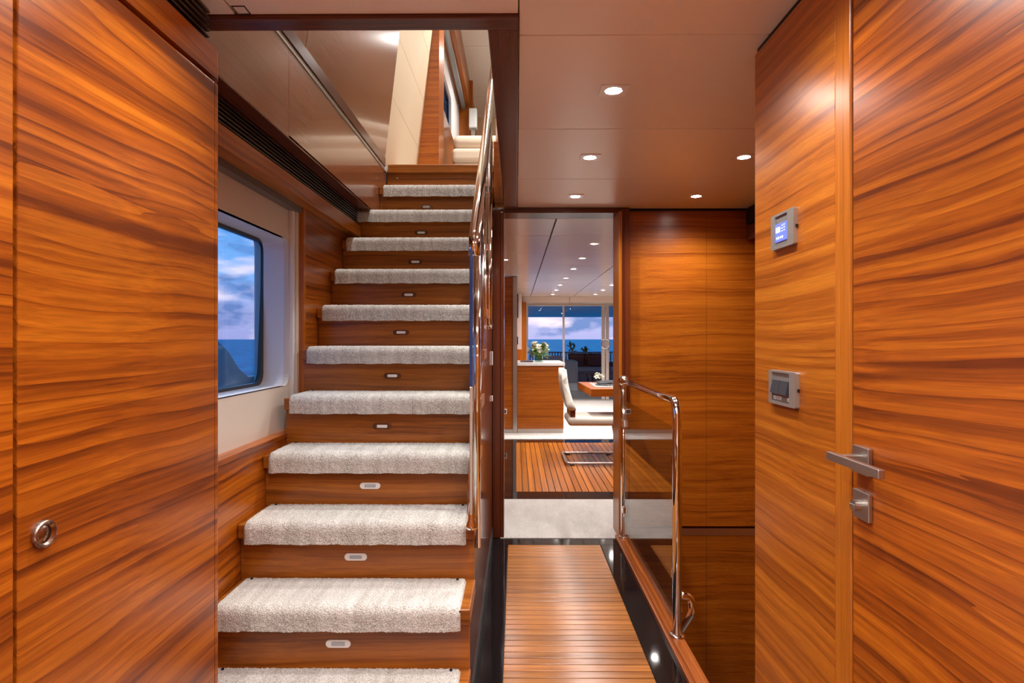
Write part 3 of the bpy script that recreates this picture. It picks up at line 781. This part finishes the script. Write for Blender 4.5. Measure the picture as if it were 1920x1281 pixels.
for k, yy in enumerate((5.24, 6.18, 7.12, 8.2, 9.25, 10.2, 11.15)):
    downlight(.683, yy, CZ, ORD[k] + ' downlight from the doorway in the long salon row', g, SALON_W)
    downlight(1.48, yy, CZ, ORD[k] + ' downlight from the doorway in the salon row nearer the table', g, SALON_W)
downlight(-.118, 6.29, CZ, 'salon downlight close to the left doorway jamb', g, SALON_W)

# ------------------------------------------------------------------ salon shell
wsl = thing('wall_salon_side', 'teak dining room walls enclosing the salon beyond the doorway', 'wall', loc=(0, 8, 0), kind='structure')
obj('side_panel', B(-1.17, -1.12, 3.99, 8.0, 0, CZ), M['wood_y'], wsl)
obj('side_panel', B(3.6, 3.65, 3.99, 12.35, 0, CZ), M['wood_y'], wsl)
obj('bulkhead', B(-1.12, -.045, 7.99, 8.06, .055, CZ - .005), M['wood_x'], wsl)
obj('kickplate', B(-1.12, -.045, 7.985, 8.06, .006, .055), M['steel'], wsl)
obj('steel_edge', B(-.044, .014, 7.97, 8.07, .006, CZ - .005, .002), M['steel'], wsl)
obj('inner_wall', B(-.10, .0, 8.07, 12.3, 0, CZ), M['wood_y3'], wsl)
obj('end_panel', B(0, .195, 11.6, 11.7, 0, 1.985), M['wood_z'], wsl)
obj('socket', B(-.19, -.125, 7.98, 7.991, .262, .330, .002), M['tag'], wsl)
obj('socket_insert', B(-.182, -.133, 7.978, 7.982, .272, .318), M['rocker'], wsl)

tvp = thing('wall_panel', 'slim white wall panel with dark screen edge above the sideboard', 'panel', loc=(.03, 9.5, 1.1))
obj('backboard', B(0.0, .085, 9.45, 9.55, 1.10, 1.99, .004), M['white'], tvp)
obj('screen_edge', B(0.012, .034, 9.42, 9.45, 1.60, 1.98, .003), M['tv'], tvp)
obj('screen_edge', B(0.012, .030, 9.42, 9.45, 1.18, 1.30, .003), M['tv'], tvp)

# sideboard
sb = thing('sideboard', 'teak sideboard with steel plinth under a white stone top', 'sideboard', loc=(.33, 8.4, 0))
obj('body', B(.016, .635, 8.0, 8.93, .06, .905, .003), M['wood_x'], sb)
obj('plinth', B(.02, .632, 8.003, 8.92, .006, .06), M['steel'], sb)
wt = obj('worktop', B(.016, .652, 7.985, 8.95, .905, .945, .005), M['marble']); tag(wt, 'white stone slab on top of the teak sideboard', 'worktop')

# tray + bouquet
ty = obj('serving_tray', prism(bmesh.new(), rrect(.06, .24, 8.28, 8.62, .03, 4), 'z', .946, .956), M['rocker']); tag(ty, 'dark low tray left of the flowers on the sideboard', 'tray')
CB = Vector((.315, 8.35, .946))
vs = thing('flower_vase', 'bouquet of white flowers in a clear glass vase on the sideboard', 'flowers', loc=tuple(CB))
bm = bmesh.new(); lathe(bm, [(.0, .004), (.052, .004), (.056, .0), (.060, .01), (.060, .125), (.056, .125), (.056, .012), (0, .012)], CB, 22)
obj('vase', bm, M['vase'], vs, smooth=True)
bm = bmesh.new(); rr = random.Random(3)
for k in range(26):
    a = rr.uniform(0, 2 * PI); r0 = rr.uniform(0, .04)
    p = CB + Vector((r0 * math.cos(a), r0 * math.sin(a), .015)); a2 = a + rr.uniform(-1, 1) + PI
    q = CB + Vector((.07 * math.cos(a2), .07 * math.sin(a2), .15)); tube(bm, [p, (p + q) / 2, q], .004, 5)
obj('stems', bm, M['leaf'], vs)
def leaf_bm(bm, p, d, up, L_, w):
    d = d.normalized(); s = d.cross(up).normalized(); u = s.cross(d)
    prev = None
    for t, ww in ((0, .15), (.3, .9), (.6, 1), (.85, .6), (1, .02)):
        c = p + d * L_ * t - u * (L_ * .35 * t * t)
        cur = [bm.verts.new(c - s * w * ww + u * w * .25 * ww), bm.verts.new(c), bm.verts.new(c + s * w * ww + u * w * .25 * ww)]
        if prev:
            bm.faces.new((prev[0], prev[1], cur[1], cur[0])); bm.faces.new((prev[1], prev[2], cur[2], cur[1]))
        prev = cur
lmesh = []
for v in range(2):
    bm = bmesh.new(); leaf_bm(bm, Vector((0, 0, 0)), Vector((1, 0, .4)), Vector((0, 0, 1)), .10, .020 + .006 * v)
    me = bpy.data.meshes.new('leaf'); bm.to_mesh(me); bm.free(); me.materials.append(M['leaf']); lmesh.append(me)
for k in range(80):
    o = obj('leaf', lmesh[k % 2], None, vs)
    a = rr.uniform(0, 2 * PI); el = rr.uniform(-.7, .9); h = rr.uniform(.08, .21); r0 = rr.uniform(.03, .09)
    o.location = Vector((r0 * math.cos(a), r0 * math.sin(a), h)); o.rotation_euler = (rr.uniform(-.4, .4), -el, a)
bl = []
for v, mt in enumerate(('petal', 'petal', 'petal_y')):
    bm = bmesh.new()
    for ring, (npet, tilt, L_) in enumerate(((6, .35, .042), (5, 1.0, .032))):
        for k in range(npet):
            a = 2 * PI * k / npet + ring * .4
            leaf_bm(bm, Vector((0, 0, 0)), Vector((math.cos(a) * math.cos(tilt), math.sin(a) * math.cos(tilt), math.sin(tilt))), Vector((0, 0, 1)), L_, .013)
    me = bpy.data.meshes.new('blossom'); bm.to_mesh(me); bm.free(); me.materials.append(M[mt]); bl.append(me)
for k in range(42):
    u = rr.uniform(-.1, 1); a = rr.uniform(0, 2 * PI); s = math.sqrt(max(0, 1 - u * u))
    d = Vector((s * math.cos(a) * 1.1, s * math.sin(a), u))
    o = obj('blossom', bl[2 if k % 7 == 0 else 0], None, vs)
    q_ = rr.uniform(.75, 1.12); o.location = Vector((0, 0, .16)) + Vector((d.x * .115, d.y * .115, d.z * .11)) * q_
    o.rotation_euler = d.to_track_quat('Z', 'Y').to_euler(); sc_ = rr.uniform(.75, 1.15); o.scale = (sc_,) * 3

# dining table
dt = thing('dining_table', 'teak dining table with thick square edge seen past the doorway jamb', 'table', loc=(1.6, 6.6, 0))
obj('tabletop', prism(bmesh.new(), [(.735, 7.12), (.765, 6.10), (2.6, 6.10), (2.6, 7.12)], 'z', .675, .752), M['wood_x'], dt)
obj('pedestal', B(1.25, 2.1, 6.4, 6.8, 0.0, .675, .02), M['wood_x'], dt)
pl = thing('place_setting', 'silver charger plate on a woven mat at the table end', 'plate', loc=(.98, 6.55, .752))
obj('mat', prism(bmesh.new(), rrect(.84, 1.2, 6.32, 6.86, .02, 3), 'z', .7525, .757), M['deck_grey'], pl)
bm = bmesh.new(); lathe(bm, [(0, .006), (.12, .006), (.165, .014), (.165, .010), (.12, .0), (0, 0)], (1.03, 6.58, .757), 28); obj('charger', bm, M['silver'], pl, smooth=True)
# napkin (folded, draped)
bm = bmesh.new(); NR = 14; rows = []
for i in range(NR + 1):
    row = []
    for j in range(9):
        u = i / NR; v = j / 8 - .5
        x = .90 + .36 * u; yv = 6.62 + .20 * v * (1 + .5 * u)
        zv = .782 + .055 * u * (1 - abs(v) * 1.4) + .012 * math.sin(7 * u + 5 * v)
        row.append(bm.verts.new((x, yv, max(.780, zv))))
    rows.append(row)
for a, b in zip(rows, rows[1:]):
    for j in range(8): bm.faces.new((a[j], a[j + 1], b[j + 1], b[j]))
npk = obj('napkin', bm, M['napkin'], None, smooth=True); sm = npk.modifiers.new('thick', 'SOLIDIFY'); sm.thickness = .006
tag(npk, 'charcoal folded napkin lying across the silver charger plate', 'napkin')
fl = thing('orchid_glass', 'small white orchid in a clear glass on the dining table', 'flowers', loc=(.955, 6.92, .752))
bm = bmesh.new(); lathe(bm, [(0, .002), (.022, .002), (.026, .06), (.024, .06), (.020, .006), (0, .006)], (.955, 6.92, .752), 16); obj('glass', bm, M['vase'], fl, smooth=True)
for k in range(5):
    o = obj('blossom', bl[0], None, fl); o.location = (.022 * math.cos(k * 1.3), .022 * math.sin(k * 1.3), .075 + .012 * (k % 3)); o.rotation_euler = (.6 * math.cos(k), .6 * math.sin(k), k)

# dining chair (cantilever) facing +x
ch = thing('dining_chair', 'cream leather cantilever chair on a steel sled base by the table', 'chair', loc=(.8, 6.24, 0))
bm = bmesh.new(); box(bm, .52, 1.08, 5.98, 6.50, .39, .475, .035, 4)
obj('seat', bm, M['leather'], ch, smooth=True)
# backrest profile
bp_o = []
for k in range(15):
    t = k / 14; z = .545 + .41 * t
    xf = .605 - .10 * t - .018 * math.sin(t * PI); bp_o.append((xf, z, t))
prof = [(x, z) for x, z, t in bp_o] + [(x - .075 + .03 * t * t, z) for x, z, t in reversed(bp_o)]
bm = bmesh.new(); prism(bm, prof, 'y', 5.99, 6.49)
bmesh.ops.bevel(bm, geom=[e for e in bm.edges if abs(e.verts[0].co.y - e.verts[1].co.y) < 1e-5], offset=.018, segments=3, affect='EDGES')
obj('backrest', bm, M['leather'], ch, smooth=True)
obj('back_bracket', B(.548, .598, 6.02, 6.46, .45, .56, .008), M['dark_wood_z'], ch)
bm = bmesh.new()
tube(bm, fillet([(1.04, 5.97, .40), (1.10, 5.97, .05), (1.06, 5.97, .022), (.50, 5.97, .022), (.50, 6.51, .022), (1.06, 6.51, .022), (1.10, 6.51, .05), (1.04, 6.51, .40)], .05, 6), .0135, 12)
obj('sled_frame', bm, M['steel'], ch, smooth=True)
for xx in (.56, 1.0):
    for yy in (5.97, 6.51):
        obj('glide', B(xx - .025, xx + .025, yy - .012, yy + .012, 0.0, .012), M['rocker'], ch)

# ------------------------------------------------------------------ aft glass doors
YD = 12.30
ad = thing('door_3', 'steel framed sliding glass doors at the aft end of the salon', 'door', loc=(1.8, YD, 0), kind='structure')
obj('head', B(.19, 3.6, YD - .03, YD + .05, 1.945, 2.02, .003), M['steel_pale'], ad)
obj('sill', B(.19, 3.6, YD - .03, YD + .05, 0.0, .03), M['steel'], ad)
obj('over_panel', B(-.1, 3.65, YD + .0, YD + .08, 2.02, CZ + .05), M['fabric_white'], ad)
obj('side_fill', B(-.1, .19, YD, YD + .08, 0, 2.02), M['wood_z'], ad)
for x0, x1 in ((.195, .245), (.955, .995), (2.75, 2.80), (3.55, 3.60)):
    obj('mullion', B(x0, x1, YD - .025, YD + .025, .03, 1.945, .003), M['steel_pale'], ad)
for x0, x1 in ((1.755, 1.825), (1.84, 1.905)):
    obj('meeting_stile', B(x0, x1, YD - .03, YD + .02, .03, 1.945, .003), M['steel_pale'], ad)
for x0, x1 in ((.245, .955), (.995, 1.755), (1.905, 2.75), (2.80, 3.55)):
    obj('pane', B(x0, x1, YD - .004, YD + .004, .03, 1.945), M['glass'], ad)
bm = bmesh.new(); tube(bm, [(1.832 + .088 * math.cos(2 * PI * k / 32), YD - .065, 1.165 + .098 * math.sin(2 * PI * k / 32)) for k in range(32)], .011, 10, closed=True)
obj('ring_handle', bm, M['chrome'], ad, smooth=True)
for xx in (1.79, 1.872):
    bm = bmesh.new(); cyl(bm, (xx, YD - .065, 1.08), (xx, YD - .028, 1.08), .010, 10); obj('handle_stud', bm, M['chrome'], ad, smooth=True)

# ------------------------------------------------------------------ aft deck
dk = thing('floor_aft_deck', 'aft deck planking outside the salon doors', 'deck', loc=(1.5, 17, 0), kind='structure')
obj('decking', B(-4, 6, 12.38, 22.3, -.25, -.01), M['deck_teak'], dk)
oh = obj('ceiling_aft_deck', B(-4, 6, 12.39, 22.3, 2.08, 2.35), M['soffit']); tag(oh, 'overhanging upper deck soffit above the aft deck', 'overhang', kind='structure')
ds2 = thing('deck_sofa', 'long charcoal slatted-back sofa on the aft deck', 'sofa', loc=(2, 17, 0))
obj('base', B(.2, 5, 16.4, 17.25, -.01, .36, .01), M['sky_dark'], ds2)
obj('seat_cushion', B(.3, 2.55, 16.3, 17.1, .36, .48, .03, 3), M['deck_grey'], ds2)
obj('seat_cushion', B(2.57, 4.9, 16.3, 17.1, .36, .48, .03, 3), M['deck_grey'], ds2)
obj('top_rail', B(.2, 5, 17.18, 17.24, .86, .90, .005), M['sky_dark'], ds2)
pm = None
for k in range(60):
    x = .24 + k * .08
    if pm is None:
        pm = obj('slat', B(-.016, .016, 17.19, 17.23, .40, .87), M['deck_cushion'], ds2); pm.location = Vector((x, 0, 0)) - ORIG[ds2.name]
    else: copy_at(pm, (x, 0, 0), ds2)
for x, w, lab in ((1.72, .42, 'black square pillow leaning on the deck sofa nearest the doors mullion'), (2.25, .40, 'second black pillow on the deck sofa behind the door stiles')):
    bm = B(x - w / 2, x + w / 2, 16.92, 17.08, .485, .86, .06, 3)
    bmesh.ops.rotate(bm, cent=(x, 17, .485), matrix=Matrix.Rotation(-.25, 3, 'X'), verts=bm.verts)
    o = obj('pillow', bm, M['deck_black'], None, smooth=True); tag(o, lab, 'pillow', 'deck sofa pillows')
ar = thing('deck_armchair', 'grey woven armchair on the aft deck beside the sideboard corner', 'armchair', loc=(1.3, 14.9, 0))
obj('arm', B(1.20, 1.50, 14.5, 15.3, -.01, .74, .05, 3), M['deck_grey'], ar)
obj('seat', B(.55, 1.20, 14.5, 15.3, -.01, .42, .04, 3), M['deck_grey'], ar)
obj('backrest', B(.55, 1.20, 15.2, 15.4, .0, .84, .05, 3), M['deck_grey'], ar)
tb = thing('deck_table', 'low dark table with splayed legs on the aft deck', 'table', loc=(2.1, 15.2, 0))
bm = bmesh.new(); lathe(bm, [(0, .02), (.62, .02), (.63, .01), (.62, 0), (0, 0)], (2.2, 15.2, .40), 32); obj('tabletop', bm, M['deck_cushion'], tb, smooth=False)
for dx in (-.42, -.30, .0, .30, .42):
    bm = bmesh.new(); cyl(bm, (2.2 + dx, 15.0, .40), (2.2 + dx * .85, 15.0, -.01), .022, 8); obj('leg', bm, M['deck_black'], tb)
rr = random.Random(11)
for x, h, lab in ((1.62, .26, 'taller dark potted plant on the deck sofa ledge'), (2.02, .17, 'shorter dark potted plant on the deck sofa ledge')):
    p = thing('potted_plant', lab, 'plant', loc=(x, 17.46, .60), group='plants behind the deck sofa')
    bm = bmesh.new(); lathe(bm, [(0, 0), (.09, 0), (.12, .24), (.10, .24), (0, .2)], (x, 17.46, .60), 14); obj('pot', bm, M['deck_black'], p, smooth=True)
    for k in range(22):
        bm = None
        o = obj('leaf', DL.setdefault('dl', None) or lmesh[0].copy() if False else lmesh[0], None, p)
        o.location = (rr.uniform(-.06, .06), rr.uniform(-.06, .06), .22 + h * rr.uniform(0, 1)); o.rotation_euler = (rr.uniform(-.5, .5), rr.uniform(-1.2, .3), rr.uniform(0, 6.28)); o.scale = (1.5, 1.5, 1.5)
sl_ = obj('floor_plant_ledge', B(.2, 5, 17.28, 17.6, -.01, .60), M['sky_dark']); tag(sl_, 'dark ledge behind the deck sofa carrying the plants', 'ledge', kind='structure')

# sea
bm = bmesh.new(); bmesh.ops.create_circle(bm, cap_ends=True, segments=64, radius=9000); bmesh.ops.translate(bm, vec=(0, 0, -3.0), verts=bm.verts)
sea = obj('sea', bm, M['sea']); tag(sea, 'deep blue sea reaching to the horizon', 'sea', kind='structure')
# side-deck bulwark seen low in the hull window
bk = obj('wall_bulwark', prism(bmesh.new(), [(1.2, -.2), (5.6, -.2), (5.6, .97), (4.75, .985), (4.22, .995), (4.08, 1.06), (3.93, 1.18), (3.75, 1.27), (3.5, 1.30), (1.2, 1.30)], 'x', -1.95, -1.90), plain('bulwark_paint', (.40, .72, .74), .4)); tag(bk, 'pale side deck bulwark outside the hull window', 'bulwark', kind='structure')

# ------------------------------------------------------------------ upper deck
wu = thing('wall_upper', 'inclined varnished and cream panelled wall at the top of the stairs', 'wall', loc=(-.87, 3, UZ), kind='structure')
def lean(z): return -.865 + (z - 2.44) * .114
def lean_panel(bm, y0, y1, z0, z1, off=0, th=.05):
    prism(bm, [(lean(z0) + off, z0), (lean(z1) + off, z1), (lean(z1) + off - th, z1), (lean(z0) + off - th, z0)], 'y', y0, y1); return bm
obj('metal_skirting', B(-.93, -.866, 1.60, 3.83, 2.376, 2.398, .002), M['steel'], wu)
obj('skirting_cap', B(-.93, -.860, 1.60, 3.93, 2.399, 2.455), M['dark_wood_y'], wu)
for a, b in ((1.2, 2.44), (2.445, 3.93)):
    obj('varnished_panel', lean_panel(bmesh.new(), a, b, 2.456, 3.42), M['gloss_wood_y'], wu)
    obj('varnished_panel', lean_panel(bmesh.new(), a, b, 3.425, UC), M['gloss_wood_y'], wu)
obj('skirting_end', B(-.93, -.866, 3.83, 4.05, 2.38, 2.428), M['fabric_white'], wu)
zs = [2.43, 2.86, 3.25, 3.64, 4.1, UC]
for a, b in zip(zs, zs[1:]):
    obj('cream_panel', lean_panel(bmesh.new(), 3.932, 5.02, a + .002, b - .002, .0), M['cream_panel'], wu)
obj('panel_backing', lean_panel(bmesh.new(), 3.932, 5.02, 2.43, UC, -.012, .03), M['caulk'], wu)
obj('wall_switch', B(lean(3.75) - .004, lean(3.75) + .012, 4.52, 4.62, 3.70, 3.82), M['plate'], wu)
obj('outer_skin', B(-1.20, -.95, 1.2, 9.0, 2.44, UC), M['hull'], wu) if False else None
obj('pier', prism(bmesh.new(), [(lean(2.43), 2.43), (-.652, 2.43), (-.645, UC), (lean(UC) if lean(UC) < -.66 else -.70, UC)], 'y', 5.022, 5.36), wood('upper_pier_veneer', 'x', offs=4.4, freq=30, light=(.42, .115, .007), mid=(.33, .078, .0045), dark=(.20, .042, .003), ringw=.03, tone=.12), wu)
# window wall beyond the pier
obj('window_lining', ring_prism(bmesh.new(), rrect(5.36, 7.70, 2.43, 4.42, .001, 5), rrect(5.40, 6.76, 3.58, 3.98, .04, 5), 'x', -.76, -.735), M['white'], wu)
obj('window_gasket', ring_prism(bmesh.new(), rrect(5.37, 6.80, 3.55, 4.01, .05, 5), rrect(5.42, 6.73, 3.61, 3.95, .04, 5), 'x', -.79, -.765), M['gasket'], wu)
obj('window_pane', B(-.80, -.795, 5.38, 6.79, 3.56, 4.0), M['win_glass'], wu)
obj('dado', B(-.735, -.72, 5.36, 7.70, 2.43, 3.55), M['gloss_wood_y'], wu)
obj('end_panel', B(-.80, -.56, 7.70, 7.78, 2.43, UC), M['wood_z'], wu)
obj('side_wall', B(-.80, -.72, 7.78, 9.0, 2.43, UC), M['wood_y3'], wu)
obj('valance', B(-.80, -.60, 5.36, 9.0, 4.27, UC - .004, .003), M['wood_y3'], wu)
bm = bmesh.new(); cyl(bm, (-.675, 5.37, 4.235), (-.675, 7.68, 4.235), .03, 14); obj('blind_roller', bm, plain('blind_grey', (.30, .31, .33), .5, .3), wu, smooth=True)
wu2 = thing('wall_upper_shell', 'plain walls enclosing the upper deck lobby', 'wall', loc=(0, 9, UZ), kind='structure')
obj('end_wall', B(-.8, 2.05, 9.0, 9.05, UZ, UC), M['cream_panel'], wu2)
obj('side_wall', B(2.0, 2.05, 1.2, 9.0, UZ, UC), M['cream_panel'], wu2)
obj('front_wall', B(-1.2, 2.05, 1.15, 1.2, UZ, UC), M['cream_panel'], wu2)
obj('hull_skin', B(-1.20, -.96, 1.2, 5.36, 2.40, UC + .1), M['hull'], wu2)
uf = thing('floor_upper', 'upper deck floor above the corridor', 'floor', loc=(0, 5, UZ), kind='structure')
obj('deck', B(-.01, 2.05, 1.2, 9.0, UZ - .02, UZ), M['floor_carpet'], uf)
obj('deck', B(-.87, -.01, 4.252, 9.0, UZ - .06, UZ), M['floor_carpet'], uf)
obj('deck', B(-1.2, -.01, 1.2, 1.535, UZ - .02, UZ), M['floor_carpet'], uf)
uc = thing('ceiling_upper', 'pale upper deck ceiling panels high above the stairs', 'ceiling', loc=(0, 5, UC), kind='structure')
obj('backing', B(-1.2, 2.05, 1.2, 9.05, UC + .012, UC + .05), M['black'], uc)
for y0, y1 in zip((1.2, 2.6, 4.0, 5.4, 6.8, 8.2), (2.6, 4.0, 5.4, 6.8, 8.2, 9.0)):
    obj('ceiling_panel', B(-.60, .55, y0 + .003, y1 - .003, UC, UC + .012), M['upper_ceiling'], uc)
    obj('ceiling_panel', B(.556, 2.0, y0 + .003, y1 - .003, UC, UC + .012), M['upper_ceiling'], uc)
    obj('ceiling_panel', B(-1.0, -.606, y0 + .003, y1 - .003, UC, UC + .012), M['upper_ceiling'], uc)
for x, y, lab in ((-.3, 2.4, 'upper deck downlight above the foot of the stair opening'), (-.3, 3.6, 'upper deck downlight above the top stairs'), (-.1, 5.2, 'upper deck downlight above the landing'), (.0, 6.9, 'upper deck downlight above the cream sofa')):
    downlight(x, y, UC, lab, 'upper deck downlights', UPPER_W)
# curb and glass rail at the landing edge
cb = obj('trim_5', B(XS, -.01, 3.99, 4.10, CZ, 2.585, .003), M['wood_x']); tag(cb, 'teak curb at the landing edge under the upper glass rail', 'trim', kind='structure')
ur = thing('landing_railing', 'steel post and glass guard standing on the landing curb', 'railing', loc=(-.12, 4.05, 2.585))
bm = bmesh.new(); cyl(bm, (-.125, 4.05, 2.585), (-.125, 4.05, 3.45), .014, 12); obj('post', bm, M['chrome'], ur, smooth=True)
bm = bmesh.new(); cyl(bm, (-.145, 3.98, 3.42), (.9, 3.98, 3.45), .02, 12); obj('top_rail', bm, M['chrome'], ur, smooth=True)
obj('glass_panel', B(-.10, .9, 4.045, 4.055, 2.60, 3.38), M['rail_glass'], ur)
obj('glass_clamp', B(-.14, -.09, 4.03, 4.07, 2.79, 2.85, .006), M['chrome'], ur)
# sofa upstairs
us = thing('sofa', 'cream upholstered sofa with plump cushions on the upper landing', 'sofa', loc=(0, 6, UZ))
obj('base', B(-.60, .45, 5.60, 6.45, UZ, 2.92, .03, 3), M['sofa'], us)
obj('seat_cushion', B(-.605, .45, 5.58, 6.40, 2.92, 3.055, .04, 4), M['sofa'], us)
bm = B(-.60, .45, 5.60, 6.35, 3.05, 3.19, .065, 5); obj('back_cushion', bm, M['sofa'], us, smooth=True)
sk = thing('wall_speaker', 'small pale loudspeaker fixed on the wood panel above the sofa', 'speaker', loc=(-.5, 7.66, 4.1))
obj('cabinet', B(-.60, -.50, 7.58, 7.699, 3.95, 4.20, .012, 2), M['speaker'], sk)
obj('bracket', B(-.575, -.525, 7.62, 7.699, 3.85, 3.95), M['steel'], sk)

# ------------------------------------------------------------------ unseen wall behind the camera, cream to bounce light
bw = obj('wall_rear', B(-1.2, .75, -3.46, -3.4, 0, CZ), M['fabric_white']); tag(bw, 'unseen wall closing the hall, made cream to bounce light', 'wall', kind='structure')
